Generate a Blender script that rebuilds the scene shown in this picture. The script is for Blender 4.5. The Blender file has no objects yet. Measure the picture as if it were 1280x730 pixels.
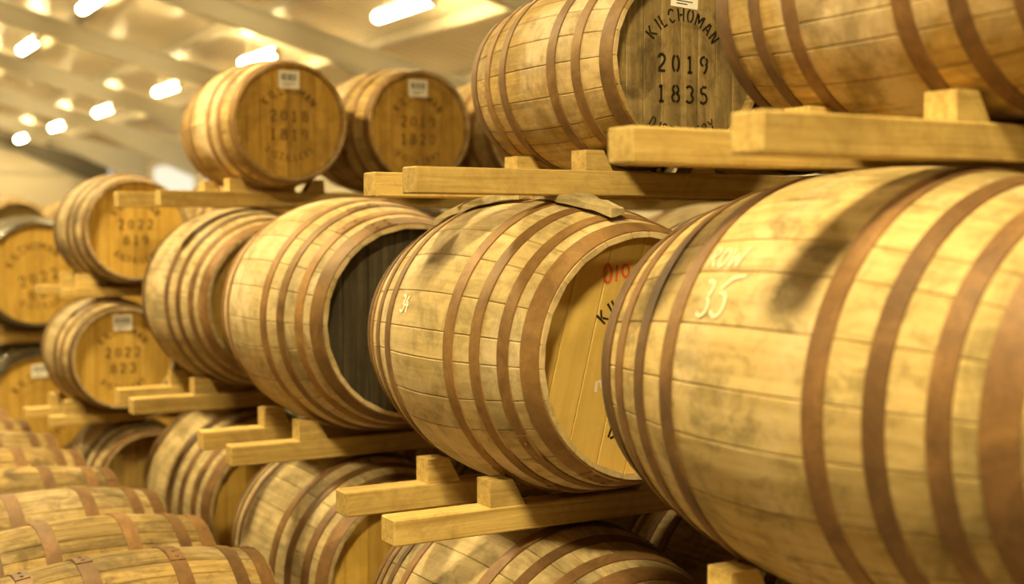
import bpy, bmesh, math, random
from mathutils import Vector, Matrix
random.seed(7)
rad = math.radians
PI = math.pi
C = bpy.context.scene.collection
sc = bpy.context.scene

# ------------------------------------------------------------------ camera, world, exposure
# +Y runs along the aisle (the cask axes), +X runs into the racks, the camera stands in the aisle.
CAM_H = 1.87
FPX = 1630.0
YAW = 30.0
HORIZON = 285.0
PITCH = math.degrees(math.atan((365.0 - HORIZON) / FPX))
cam_d = bpy.data.cameras.new('camera')
cam = bpy.data.objects.new('camera', cam_d)
C.objects.link(cam)
cam.location = (0, 0, CAM_H)
cam.rotation_euler = (rad(90 - PITCH), 0, rad(-YAW))
cam_d.sensor_width = 36.0
cam_d.lens = FPX / 1280.0 * 36.0
cam_d.clip_start = 0.05
cam_d.clip_end = 200
cam_d.dof.use_dof = True
cam_d.dof.focus_distance = 3.75
cam_d.dof.aperture_fstop = 1.55
sc.camera = cam

world = bpy.data.worlds.new('world')
sc.world = world
world.use_nodes = True
world.node_tree.nodes['Background'].inputs[0].default_value = (0.9, 0.92, 1.0, 1)
world.node_tree.nodes['Background'].inputs[1].default_value = 0.6

sc.view_settings.view_transform = 'Standard'
sc.view_settings.look = 'None'
sc.view_settings.gamma = 1.0
sc.view_settings.use_curve_mapping = False
sc.view_settings.exposure = 0.95
sc.cycles.use_denoising = True
sc.cycles.max_bounces = 7
sc.cycles.diffuse_bounces = 5
LAMP_COL = (1.0, 0.80, 0.385)
LAMP_POWER = 82.0           # radiance of the lamp diffusers
HIGHBAY_POWER = 192.0      # radiance of the high-bay lamps over the aisle
WINDOW_POWER = 0.55


def project(p):
    """world point -> pixel in the 1280x730 frame (used only to decide which far casks the photo can see)"""
    s, c = math.sin(rad(YAW)), math.cos(rad(YAW))
    xc = p[0] * c - p[1] * s
    zf = p[0] * s + p[1] * c
    h = p[2] - CAM_H
    sp, cp = math.sin(rad(PITCH)), math.cos(rad(PITCH))
    z = zf * cp - h * sp
    y = h * cp + zf * sp
    return (640 + FPX * xc / z, 365 - FPX * y / z, z)


def ray(px, py):
    s, c = math.sin(rad(YAW)), math.cos(rad(YAW))
    sp, cp = math.sin(rad(PITCH)), math.cos(rad(PITCH))
    u, v = (px - 640) / FPX, (365 - py) / FPX
    fwd = Vector((s * cp, c * cp, -sp))
    rgt = Vector((c, -s, 0))
    up = rgt.cross(fwd)
    return (fwd + rgt * u + up * v).normalized()


# ------------------------------------------------------------------ materials
def new_mat(name):
    m = bpy.data.materials.new(name)
    m.use_nodes = True
    nt = m.node_tree
    b = nt.nodes['Principled BSDF']
    return m, nt, b


def N(nt, typ, **kw):
    n = nt.nodes.new(typ)
    for k, v in kw.items():
        if k == 'inp':
            for i, val in v.items():
                n.inputs[i].default_value = val
        else:
            setattr(n, k, v)
    return n


def ramp(nt, fac, stops):
    r = nt.nodes.new('ShaderNodeValToRGB')
    while len(r.color_ramp.elements) < len(stops):
        r.color_ramp.elements.new(0.5)
    for e, (p, col) in zip(r.color_ramp.elements, stops):
        e.position = p
        e.color = (*col, 1) if len(col) == 3 else col
    nt.links.new(fac, r.inputs[0])
    return r.outputs[0]


def mix(nt, fac, a, b, blend='MIX'):
    n = nt.nodes.new('ShaderNodeMix')
    n.data_type = 'RGBA'
    n.blend_type = blend
    n.clamp_factor = True
    for sock, val in ((n.inputs[0], fac), (n.inputs[6], a), (n.inputs[7], b)):
        if hasattr(val, 'links'):
            nt.links.new(val, sock)
        elif isinstance(val, (int, float)):
            sock.default_value = val
        else:
            sock.default_value = (*val, 1)
    return n.outputs[2]


def noise(nt, vec, scale, detail=4, rough=0.55, dist=0.0):
    n = N(nt, 'ShaderNodeTexNoise', inp={'Scale': scale, 'Detail': detail, 'Roughness': rough, 'Distortion': dist})
    nt.links.new(vec, n.inputs['Vector'])
    return n.outputs['Fac']


def mapping(nt, vec, scale, offset=None):
    n = N(nt, 'ShaderNodeMapping')
    n.inputs['Scale'].default_value = scale
    nt.links.new(vec, n.inputs['Vector'])
    if offset is not None:
        nt.links.new(offset, n.inputs['Location'])
    return n.outputs[0]


def bump(nt, b, height, strength, dist=0.01):
    n = N(nt, 'ShaderNodeBump', inp={'Strength': strength, 'Distance': dist})
    nt.links.new(height, n.inputs['Height'])
    nt.links.new(n.outputs[0], b.inputs['Normal'])


def wood(name, dark, mid, light, grain=(38, 1.6, 38), stain=0.5, stain_col=(0.10, 0.075, 0.035), pale=0.0,
         rough=0.75, bump_s=0.25, vary=1.0, stain_scale=3.2, gspec=0.25, blotch=(9, 6, 9), pale_lo=0.50):
    """sawn or weathered wood; each plank (object) takes its own tone and its own grain"""
    m, nt, b = new_mat(name)
    tc = N(nt, 'ShaderNodeTexCoord').outputs['Object']
    oi = N(nt, 'ShaderNodeObjectInfo')
    off = N(nt, 'ShaderNodeVectorMath', operation='SCALE')
    cb = N(nt, 'ShaderNodeCombineXYZ')
    for i in range(3):
        nt.links.new(oi.outputs['Random'], cb.inputs[i])
    nt.links.new(cb.outputs[0], off.inputs[0])
    off.inputs['Scale'].default_value = 37.0
    g = noise(nt, mapping(nt, tc, grain, off.outputs[0]), 1.0, 5, 0.6, 0.6)
    col = ramp(nt, g, [(0.28, dark), (0.5, mid), (0.72, light)])
    # tone of each piece
    tone = N(nt, 'ShaderNodeMapRange', inp={'From Min': 0, 'From Max': 1, 'To Min': 1 - 0.22 * vary, 'To Max': 1 + 0.16 * vary})
    nt.links.new(oi.outputs['Random'], tone.inputs['Value'])
    hsv = N(nt, 'ShaderNodeHueSaturation')
    nt.links.new(tone.outputs[0], hsv.inputs['Value'])
    nt.links.new(col, hsv.inputs['Color'])
    col = hsv.outputs[0]
    pos = N(nt, 'ShaderNodeNewGeometry').outputs['Position']
    if pale > 0:
        pn = noise(nt, pos, 2.3, 5, 0.65, 0.4)
        pf = ramp(nt, pn, [(pale_lo, (0, 0, 0)), (pale_lo + 0.16, (pale, pale, pale))])
        col = mix(nt, pf, col, (0.70, 0.56, 0.36))
    if stain > 0:
        sn = noise(nt, pos, stain_scale, 7, 0.68, 0.8)
        sf = ramp(nt, sn, [(0.50, (0, 0, 0)), (0.70, (stain, stain, stain))])
        col = mix(nt, sf, col, stain_col)
        s3 = noise(nt, mapping(nt, tc, blotch, off.outputs[0]), 1.0, 6, 0.7, 0.5)
        sf3 = ramp(nt, s3, [(0.50, (0, 0, 0)), (0.66, (stain * 0.75,) * 3)])
        col = mix(nt, sf3, col, tuple(c * 1.5 for c in stain_col))
        s2 = noise(nt, mapping(nt, pos, (9, 9, 9)), 1.0, 6, 0.75, 1.2)
        sf2 = ramp(nt, s2, [(0.56, (0, 0, 0)), (0.74, (stain * 0.8,) * 3)])
        col = mix(nt, sf2, col, stain_col)
    nt.links.new(col, b.inputs['Base Color'])
    b.inputs['Roughness'].default_value = rough
    b.inputs['Specular IOR Level'].default_value = gspec
    bump(nt, b, g, bump_s, 0.004)
    return m


def metal_rust(name, c1, c2, c3, rough=0.6, metallic=0.15):
    m, nt, b = new_mat(name)
    pos = N(nt, 'ShaderNodeNewGeometry').outputs['Position']
    n1 = noise(nt, pos, 7.0, 6, 0.7, 0.6)
    n2 = noise(nt, pos, 60.0, 3, 0.6)
    col = ramp(nt, n1, [(0.32, c1), (0.52, c2), (0.72, c3)])
    col = mix(nt, ramp(nt, n2, [(0.45, (0, 0, 0)), (0.7, (0.35, 0.35, 0.35))]), col, c1)
    oi = N(nt, 'ShaderNodeObjectInfo')
    tone = N(nt, 'ShaderNodeMapRange', inp={'From Min': 0, 'From Max': 1, 'To Min': 0.72, 'To Max': 1.25})
    nt.links.new(oi.outputs['Random'], tone.inputs['Value'])
    hsv = N(nt, 'ShaderNodeHueSaturation')
    nt.links.new(tone.outputs[0], hsv.inputs['Value'])
    nt.links.new(col, hsv.inputs['Color'])
    nt.links.new(hsv.outputs[0], b.inputs['Base Color'])
    b.inputs['Roughness'].default_value = rough
    b.inputs['Metallic'].default_value = metallic
    bump(nt, b, n2, 0.2, 0.002)
    return m


def flat(name, col, rough=0.7, var=0.12, scale=3.0, spec=0.3, metallic=0.0):
    m, nt, b = new_mat(name)
    tc = N(nt, 'ShaderNodeNewGeometry').outputs['Position']
    n = noise(nt, tc, scale, 5, 0.6)
    lo = tuple(c * (1 - var) for c in col)
    hi = tuple(min(1, c * (1 + var)) for c in col)
    nt.links.new(ramp(nt, n, [(0.3, lo), (0.7, hi)]), b.inputs['Base Color'])
    b.inputs['Roughness'].default_value = rough
    b.inputs['Specular IOR Level'].default_value = spec
    b.inputs['Metallic'].default_value = metallic
    return m


def emit(name, col, strength):
    m = bpy.data.materials.new(name)
    m.use_nodes = True
    nt = m.node_tree
    nt.nodes.clear()
    e = N(nt, 'ShaderNodeEmission', inp={'Color': (*col, 1), 'Strength': strength})
    o = N(nt, 'ShaderNodeOutputMaterial')
    nt.links.new(e.outputs[0], o.inputs[0])
    return m


M = {}
SD = (0.115, 0.088, 0.032)
M['butt_stave'] = wood('butt stave oak', (0.40, 0.275, 0.105), (0.52, 0.375, 0.155), (0.62, 0.465, 0.215), stain=0.85, stain_col=SD, pale=0.6, vary=0.6, blotch=(12, 8, 12))
M['butt_stave_pale'] = wood('butt stave oak bleached', (0.42, 0.295, 0.125), (0.54, 0.40, 0.18), (0.64, 0.49, 0.245), stain=0.6, stain_col=SD, pale=0.75, vary=0.5,
                            pale_lo=0.43)
M['butt_stave_grey'] = wood('butt stave oak greyed', (0.34, 0.245, 0.115), (0.47, 0.35, 0.17), (0.58, 0.45, 0.24), stain=0.75, stain_col=(0.11, 0.085, 0.04),
                            pale=0.55, vary=0.6)
M['barrel_stave'] = wood('barrel stave oak', (0.34, 0.21, 0.065), (0.48, 0.32, 0.11), (0.60, 0.43, 0.17), grain=(55, 2.2, 55),
                         stain=0.75, stain_col=(0.14, 0.09, 0.033), pale=0.85, vary=0.8, pale_lo=0.47)
M['dark_stave'] = wood('darkened stave oak', (0.07, 0.052, 0.028), (0.14, 0.105, 0.052), (0.26, 0.195, 0.095), stain=0.6, stain_col=(0.04, 0.03, 0.016), vary=1.0)
M['floor_stave'] = wood('floor cask stave oak', (0.20, 0.130, 0.045), (0.34, 0.225, 0.078), (0.46, 0.32, 0.12), grain=(60, 2.4, 60),
                        stain=0.95, stain_col=(0.075, 0.05, 0.02), pale=0.35, vary=1.4, stain_scale=5, blotch=(16, 5, 16))
M['head_gold'] = wood('golden head oak', (0.50, 0.29, 0.05), (0.62, 0.385, 0.075), (0.70, 0.46, 0.11), grain=(28, 28, 1.8), stain=0.30,
                      stain_col=(0.26, 0.145, 0.03), vary=0.5, bump_s=0.12)
M['head_worn'] = wood('grimy golden head oak', (0.40, 0.23, 0.045), (0.56, 0.34, 0.068), (0.66, 0.42, 0.10), grain=(28, 28, 1.8), stain=0.62,
                      stain_col=(0.19, 0.105, 0.026), vary=0.7, bump_s=0.15, stain_scale=4.5)
M['head_new'] = wood('pale new head oak', (0.60, 0.40, 0.10), (0.68, 0.465, 0.125), (0.74, 0.52, 0.16), grain=(28, 28, 1.8), stain=0.18,
                     stain_col=(0.30, 0.18, 0.05), vary=0.2, bump_s=0.08, stain_scale=9)
M['head_grey'] = wood('weathered head oak', (0.17, 0.115, 0.045), (0.31, 0.22, 0.092), (0.46, 0.335, 0.145), grain=(26, 26, 2.2), stain=0.85,
                      stain_col=(0.085, 0.056, 0.024), vary=0.6, bump_s=0.4, stain_scale=7, blotch=(14, 14, 8))
M['head_black'] = wood('blackened head oak', (0.030, 0.025, 0.017), (0.062, 0.051, 0.032), (0.115, 0.094, 0.055), grain=(28, 28, 2.0), stain=0.5,
                       stain_col=(0.02, 0.016, 0.01), vary=0.7)
M['head_brown'] = wood('brown head oak', (0.28, 0.17, 0.04), (0.40, 0.25, 0.065), (0.50, 0.33, 0.10), grain=(28, 28, 2.0), stain=0.5,
                       stain_col=(0.12, 0.075, 0.025), vary=0.7)
M['hoop_brown'] = metal_rust('rusted brown hoop steel', (0.11, 0.056, 0.020), (0.20, 0.101, 0.035), (0.30, 0.158, 0.054))
M['hoop_tan'] = metal_rust('rusted tan hoop steel', (0.16, 0.083, 0.027), (0.27, 0.143, 0.045), (0.39, 0.22, 0.070))
M['hoop_dark'] = metal_rust('black hoop steel', (0.020, 0.016, 0.012), (0.040, 0.032, 0.022), (0.09, 0.066, 0.04), rough=0.35, metallic=0.35)
M['rail'] = wood('sawn rail timber', (0.38, 0.25, 0.072), (0.58, 0.40, 0.130), (0.70, 0.51, 0.19), grain=(2.2, 60, 60), stain=0.55,
                 stain_col=(0.26, 0.155, 0.045), vary=0.7, bump_s=0.35, stain_scale=5)
M['chock'] = wood('sawn chock timber', (0.40, 0.265, 0.08), (0.60, 0.42, 0.14), (0.72, 0.53, 0.20), grain=(4, 60, 60), stain=0.55,
                  stain_col=(0.26, 0.155, 0.045), vary=0.9, bump_s=0.35, stain_scale=6)
M['old_wood'] = wood('weathered shim wood', (0.24, 0.18, 0.085), (0.46, 0.36, 0.18), (0.62, 0.50, 0.27), grain=(30, 3, 30), stain=0.5,
                     stain_col=(0.08, 0.06, 0.03), bump_s=0.7)
M['ink'] = flat('stencil paint', (0.030, 0.022, 0.012), 0.8, 0.3, 30, 0.1)
M['ink_faded'] = flat('faded stencil paint', (0.15, 0.088, 0.03), 0.8, 0.5, 25, 0.1)
M['chalk'] = flat('chalk', (0.76, 0.68, 0.50), 0.95, 0.08, 30, 0.05)
M['chalk_fresh'] = flat('fresh chalk', (0.92, 0.88, 0.74), 0.95, 0.05, 30, 0.05)
M['red_crayon'] = flat('red crayon', (0.70, 0.13, 0.05), 0.8, 0.2, 30, 0.1)
M['paper'] = flat('label paper', (0.95, 0.92, 0.84), 0.8, 0.03, 8, 0.1)
M['steel_white'] = flat('painted frame steel', (0.46, 0.42, 0.33), 0.45, 0.06, 0.8, 0.4)
M['steel_grey'] = flat('dark frame steel', (0.11, 0.095, 0.07), 0.5, 0.08, 0.8, 0.4)
M['purlin'] = flat('galvanised purlin', (0.36, 0.31, 0.22), 0.4, 0.08, 1.5, 0.4, 0.2)
M['rivet'] = flat('rivet steel', (0.55, 0.46, 0.32), 0.4, 0.2, 50, 0.5, 0.5)
M['lamp_body'] = flat('lamp housing', (0.72, 0.68, 0.58), 0.5, 0.03)
M['lamp_glow'] = emit('lamp diffuser', LAMP_COL, LAMP_POWER)
M['highbay_glow'] = emit('high-bay lamp disc', LAMP_COL, HIGHBAY_POWER)
M['daylight'] = emit('translucent daylight panel', (1.0, 0.90, 0.66), WINDOW_POWER)
M['concrete'] = flat('concrete floor', (0.24, 0.20, 0.15), 0.8, 0.25, 1.2, 0.25)
M['cladding'] = flat('cream wall cladding', (0.50, 0.44, 0.33), 0.6, 0.05, 0.7)


def ceiling_mat():
    m, nt, b = new_mat('ribbed metal roof sheet')
    pos = N(nt, 'ShaderNodeNewGeometry').outputs['Position']
    n = noise(nt, mapping(nt, pos, (0.9, 0.35, 0.9)), 1.0, 4, 0.55)
    nt.links.new(ramp(nt, n, [(0.3, (0.74, 0.60, 0.41)), (0.7, (0.86, 0.74, 0.54))]), b.inputs['Base Color'])
    b.inputs['Roughness'].default_value = 0.24
    b.inputs['Metallic'].default_value = 0.45
    w = N(nt, 'ShaderNodeTexWave', wave_type='BANDS', bands_direction='Y', inp={'Scale': 1.2, 'Distortion': 0.0})
    nt.links.new(pos, w.inputs['Vector'])
    bump(nt, b, w.outputs['Fac'], 0.9, 0.04)
    return m


M['ceiling'] = ceiling_mat()


# ------------------------------------------------------------------ mesh helpers
def mesh_from(name, verts, faces, smooth=False, sharp=None):
    me = bpy.data.meshes.new(name)
    me.from_pydata([tuple(v) for v in verts], [], faces)
    me.update()
    if smooth:
        me.polygons.foreach_set('use_smooth', [True] * len(me.polygons))
        if sharp:
            me.set_sharp_from_angle(angle=rad(sharp))
    return me


def fix_normals(me):
    bm = bmesh.new()
    bm.from_mesh(me)
    bmesh.ops.recalc_face_normals(bm, faces=bm.faces)
    bm.to_mesh(me)
    bm.free()
    return me


def obj(name, me, mat, parent=None, loc=(0, 0, 0), rot=(0, 0, 0), scale=(1, 1, 1)):
    o = bpy.data.objects.new(name, me)
    C.objects.link(o)
    if me is not None:
        if not me.materials:
            me.materials.append(mat)
        elif me.materials[0] is not mat:
            o.material_slots[0].link = 'OBJECT'
            o.material_slots[0].material = mat
    o.location = loc
    o.rotation_euler = rot
    o.scale = scale
    if parent:
        o.parent = parent
    return o


def tag(o, label, cat, group=None):
    o['label'] = label
    o['category'] = cat
    if group:
        o['group'] = group
    return o


def struct(o, label=None):
    o['kind'] = 'structure'
    if label:
        o['label'] = label
    return o


def empty(name, loc, rotz=0.0, scale=1.0):
    o = bpy.data.objects.new(name, None)
    C.objects.link(o)
    o.empty_display_size = 0.1
    o.location = loc
    o.rotation_euler = (0, 0, rotz)
    o.scale = (scale,) * 3
    return o


def box_mesh(name, sx, sy, sz, bev=0.0, origin='center'):
    bm = bmesh.new()
    bmesh.ops.create_cube(bm, size=1.0)
    for v in bm.verts:
        v.co = Vector((v.co.x * sx, v.co.y * sy, v.co.z * sz))
        if origin == 'base':
            v.co.z += sz / 2
        elif origin == 'leftbase':
            v.co.z += sz / 2
            v.co.x += sx / 2
    if bev > 0:
        bmesh.ops.bevel(bm, geom=list(bm.edges), offset=bev, segments=1, profile=0.7, affect='EDGES')
    me = bpy.data.meshes.new(name)
    bm.to_mesh(me)
    bm.free()
    return me


def prism(name, poly, y0, y1):
    """polygon in XZ extruded along Y"""
    n = len(poly)
    v = [(x, y0, z) for x, z in poly] + [(x, y1, z) for x, z in poly]
    f = [list(range(n))[::-1], [n + i for i in range(n)]]
    f += [[i, (i + 1) % n, n + (i + 1) % n, n + i] for i in range(n)]
    return fix_normals(mesh_from(name, v, f))


# ------------------------------------------------------------------ cask kinds
class Kind:
    def __init__(s, name, R, Re, L, n_staves, hoops, recess, n_boards, thick=0.028, hw=None, seed=1):
        s.name, s.R, s.Re, s.L = name, R, Re, L
        s.recess = recess
        rnd = random.Random(seed)
        w = [rnd.uniform(0.72, 1.3) for _ in range(n_staves)]
        tot = sum(w)
        a = 0
        s.staves = []
        for i, wi in enumerate(w):
            da = 2 * PI * wi / tot
            s.staves.append((a + da / 2, s.stave_mesh(da, thick)))
            a += da
        s.hoops = [s.hoop_mesh(t0, t1) for t0, t1 in hoops]
        s.hoop_ts = hoops
        s.rh = s.r(L / 2 - recess) - thick + 0.004
        # head boards
        ws = [rnd.uniform(0.8, 1.2) for _ in range(n_boards)]
        tot = sum(ws)
        x = -s.rh
        s.boards = []
        for wi in ws:
            x1 = x + 2 * s.rh * wi / tot
            s.boards.append(s.board_mesh(x, x1))
            x = x1
        s.far_head = s.disc_mesh()
        s.body = s.body_mesh(thick)

    def r(s, t):
        return s.R - (s.R - s.Re) * (abs(t) / (s.L / 2)) ** 2.0

    def stave_mesh(s, da, th):
        ns = 14
        h = s.L / 2
        bev = 0.0035
        gap = 0.0006
        V, F = [], []
        for i in range(ns + 1):
            t = -h + s.L * i / ns
            r = s.r(t)
            ab = bev / r
            ag = gap / r
            th_ = th * (0.45 if i in (0, ns) else 1.0)
            for ang, rr in ((-da / 2 + ag, r - 0.0024), (-da / 2 + ab, r), (-da / 6, r), (da / 6, r), (da / 2 - ab, r), (da / 2 - ag, r - 0.0024),
                            (da / 2 - ag, r - th_), (-da / 2 + ag, r - th_)):
                V.append((math.sin(ang) * rr, t, math.cos(ang) * rr))
        k = 8
        for i in range(ns):
            for j in range(k):
                a, b2 = i * k + j, i * k + (j + 1) % k
                F.append((a, b2, b2 + k, a + k))
        F.append(tuple(range(k)))
        F.append(tuple(ns * k + j for j in range(k))[::-1])
        return fix_normals(mesh_from('stave', V, F, True, 22))

    def body_mesh(s, th):
        ns, n = 12, 48
        h = s.L / 2
        prof = [(-h + s.L * i / ns, s.r(-h + s.L * i / ns)) for i in range(ns + 1)]
        prof = [(-h + s.recess, s.r(h) - th), (-h, s.r(h) - th)] + prof + [(h, s.r(h) - th), (h - s.recess, s.r(h) - th)]
        V, F = [], []
        for t, r in prof:
            for j in range(n):
                a = 2 * PI * j / n
                V.append((math.sin(a) * r, t, math.cos(a) * r))
        for i in range(len(prof) - 1):
            for j in range(n):
                F.append((i * n + j, i * n + (j + 1) % n, (i + 1) * n + (j + 1) % n, (i + 1) * n + j))
        F.append(tuple(range(n)))
        F.append(tuple((len(prof) - 1) * n + j for j in range(n)))
        return fix_normals(mesh_from('body', V, F, True, 30))

    def hoop_mesh(s, t0, t1):
        n = 72
        V, F = [], []
        e = 0.0012
        th = 0.0042
        prof = [(t0, s.r(t0) - e), (t0, s.r(t0) + th), ((t0 + t1) / 2, s.r((t0 + t1) / 2) + th + 0.0006), (t1, s.r(t1) + th), (t1, s.r(t1) - e)]
        for t, r in prof:
            for j in range(n):
                a = 2 * PI * j / n
                V.append((math.sin(a) * r, t, math.cos(a) * r))
        m = len(prof)
        for i in range(m):
            i2 = (i + 1) % m
            for j in range(n):
                F.append((i * n + j, i * n + (j + 1) % n, i2 * n + (j + 1) % n, i2 * n + j))
        # the lapped end, riveted over the hoop
        base = len(V)
        k = 5
        for i in range(k + 1):
            a = i * 0.055
            for t, dr in ((t0 + 0.001, th), (t0 + 0.001, th + 0.0035), (t1 - 0.001, th + 0.0035), (t1 - 0.001, th)):
                rr = s.r(t) + dr
                V.append((math.sin(a) * rr, t, math.cos(a) * rr))
        for i in range(k):
            for j in range(4):
                a, b2 = base + i * 4 + j, base + i * 4 + (j + 1) % 4
                F.append((a, b2, b2 + 4, a + 4))
        F.append((base, base + 1, base + 2, base + 3))
        F.append((base + k * 4, base + k * 4 + 1, base + k * 4 + 2, base + k * 4 + 3))
        # two rivet heads
        tm = (t0 + t1) / 2
        for a0 in (0.07, 0.20):
            for dt in ((-0.25, 0.25) if t1 - t0 > 0.06 else (0,)):
                tt = tm + dt * (t1 - t0)
                c = len(V)
                rr = s.r(tt) + th + 0.003
                rv = 0.0075
                for ring, (q, hh) in enumerate(((1.0, 0.0), (0.75, 0.0035))):
                    for j in range(8):
                        an = 2 * PI * j / 8
                        a = a0 + math.cos(an) * rv * q / rr
                        V.append((math.sin(a) * (rr + hh), tt + math.sin(an) * rv * q, math.cos(a) * (rr + hh)))
                for j in range(8):
                    F.append((c + j, c + (j + 1) % 8, c + 8 + (j + 1) % 8, c + 8 + j))
                F.append(tuple(c + 8 + j for j in range(8)))
        return fix_normals(mesh_from('hoop', V, F, True, 30))

    def board_mesh(s, x0, x1):
        g = 0.0009
        a, b = x0 + g, x1 - g
        r = s.rh
        n = 6
        top, bot = [], []
        for i in range(n + 1):
            x = a + (b - a) * i / n
            z = math.sqrt(max(r * r - x * x, 1e-6))
            top.append((x, z))
            bot.append((x, -z))
        poly = top + bot[::-1]
        y = -s.L / 2 + s.recess
        m = len(poly)
        ins = 0.0022
        cx = (a + b) / 2
        V = []
        for x, z in poly:      # chamfered front edge
            V.append((cx + (x - cx) * (1 - 2 * ins / max(b - a, 0.02)), y, z - math.copysign(min(ins, abs(z)), z)))
        for x, z in poly:
            V.append((x, y + 0.0022, z))
        for x, z in poly:
            V.append((x, y + 0.024, z))
        F = [tuple(range(m)), tuple(2 * m + i for i in range(m))[::-1]]
        for q in range(2):
            for i in range(m):
                F.append((q * m + i, q * m + (i + 1) % m, (q + 1) * m + (i + 1) % m, (q + 1) * m + i))
        return fix_normals(mesh_from('head_board', V, F))

    def disc_mesh(s):
        y0, y1 = s.L / 2 - s.recess, s.L / 2 - s.recess - 0.02
        n = 40
        poly = [(s.rh * math.cos(2 * PI * i / n), s.rh * math.sin(2 * PI * i / n)) for i in range(n)]
        return prism('far_head', poly, y1, y0)


def pair(*ts):
    out = []
    for a, b in ts:
        out += [(a, b), (-b, -a)]
    return out


K = {}
K['butt'] = Kind('butt', 0.458, 0.350, 1.14, 27, pair((0.187, 0.231), (0.310, 0.350), (0.422, 0.461), (0.505, 0.566)), 0.055, 7, thick=0.030, seed=3)
K['barrel'] = Kind('barrel', 0.330, 0.284, 0.90, 26, pair((0.135, 0.178), (0.262, 0.302), (0.392, 0.445)), 0.034, 8, thick=0.024, seed=11)
K['hogshead'] = Kind('hogshead', 0.405, 0.352, 0.96, 28, pair((0.135, 0.180), (0.275, 0.315), (0.405, 0.475)), 0.038, 9, thick=0.026, seed=5)
K['floor'] = Kind('floor', 0.300, 0.250, 0.92, 24, pair((0.118, 0.172), (0.315, 0.362), (0.403, 0.455)), 0.034, 8, thick=0.024, seed=8)

# ------------------------------------------------------------------ stencil lettering (stroke glyphs with stencil bridges)
def arc(cx, cy, rx, ry, a0, a1, n=8):
    return [(cx + rx * math.cos(rad(a0 + (a1 - a0) * i / n)), cy + ry * math.sin(rad(a0 + (a1 - a0) * i / n))) for i in range(n + 1)]


G = {
    'K': [[(0.05, 0), (0.05, 1)], [(0.18, 0.52), (0.55, 1)], [(0.24, 0.46), (0.58, 0)]],
    'I': [[(0.3, 0), (0.3, 1)]],
    'L': [[(0.08, 0.14), (0.08, 1)], [(0.04, 0), (0.55, 0)]],
    'C': [arc(0.3, 0.5, 0.27, 0.5, 40, 165), arc(0.3, 0.5, 0.27, 0.5, 195, 320)],
    'H': [[(0.05, 0), (0.05, 1)], [(0.55, 0), (0.55, 1)], [(0.16, 0.5), (0.44, 0.5)]],
    'O': [arc(0.3, 0.5, 0.27, 0.5, 105, 255), arc(0.3, 0.5, 0.27, 0.5, -75, 75)],
    'M': [[(0.02, 0), (0.02, 1)], [(0.66, 0), (0.66, 1)], [(0.12, 0.92), (0.34, 0.3)], [(0.34, 0.3), (0.56, 0.92)]],
    'A': [[(0.0, 0), (0.26, 0.95)], [(0.34, 0.95), (0.6, 0)], [(0.2, 0.33), (0.42, 0.33)]],
    'N': [[(0.05, 0), (0.05, 1)], [(0.55, 0), (0.55, 1)], [(0.14, 0.9), (0.46, 0.1)]],
    'D': [[(0.06, 0), (0.06, 1)], arc(0.18, 0.5, 0.38, 0.5, -85, 85, 10)],
    'S': [arc(0.3, 0.75, 0.25, 0.25, 30, 180), arc(0.3, 0.75, 0.25, 0.25, 205, 270, 4) + arc(0.3, 0.25, 0.25, 0.25, 90, 20, 5), arc(0.3, 0.25, 0.25, 0.25, 0, -150)],
    'T': [[(0.3, 0), (0.3, 0.86)], [(0.0, 1), (0.6, 1)]],
    'E': [[(0.06, 0), (0.06, 1)], [(0.18, 1), (0.55, 1)], [(0.18, 0.5), (0.46, 0.5)], [(0.18, 0), (0.55, 0)]],
    'R': [[(0.06, 0), (0.06, 1)], arc(0.2, 0.75, 0.33, 0.25, 90, -90, 8), [(0.3, 0.42), (0.58, 0)]],
    'Y': [[(0.3, 0), (0.3, 0.4)], [(0.0, 1), (0.25, 0.5)], [(0.35, 0.5), (0.6, 1)]],
    '0': [arc(0.3, 0.5, 0.24, 0.5, 105, 255), arc(0.3, 0.5, 0.24, 0.5, -75, 75)],
    '1': [[(0.3, 0), (0.3, 1)], [(0.14, 0.82), (0.27, 0.96)], [(0.12, 0), (0.48, 0)]],
    '2': [arc(0.3, 0.72, 0.25, 0.28, 170, -10) + [(0.46, 0.5), (0.1, 0.1)], [(0.06, 0), (0.58, 0)]],
    '3': [arc(0.27, 0.75, 0.26, 0.25, 150, -70), arc(0.27, 0.25, 0.28, 0.25, 70, -150)],
    '4': [[(0.42, 0), (0.42, 1)], [(0.36, 0.95), (0.04, 0.3)], [(0.04, 0.26), (0.34, 0.26)]],
    '5': [[(0.52, 1), (0.16, 1)], [(0.12, 0.95), (0.1, 0.58)], arc(0.26, 0.3, 0.28, 0.3, 120, -140, 10)],
    '6': [arc(0.38, 0.4, 0.3, 0.6, 95, 175), arc(0.3, 0.27, 0.25, 0.27, 110, 250), arc(0.3, 0.27, 0.25, 0.27, -70, 80)],
    '7': [[(0.05, 1), (0.55, 1)], [(0.52, 0.9), (0.22, 0)]],
    '8': [arc(0.3, 0.76, 0.21, 0.24, 100, 260), arc(0.3, 0.76, 0.21, 0.24, -80, 80), arc(0.3, 0.26, 0.26, 0.26, 100, 260), arc(0.3, 0.26, 0.26, 0.26, -80, 80)],
    '9': [arc(0.3, 0.73, 0.25, 0.27, 70, 260), arc(0.3, 0.73, 0.25, 0.27, -60, 50), arc(0.22, 0.6, 0.32, 0.6, -5, -80)],
}
ADV = {'I': 0.42, 'M': 0.86}


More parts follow.
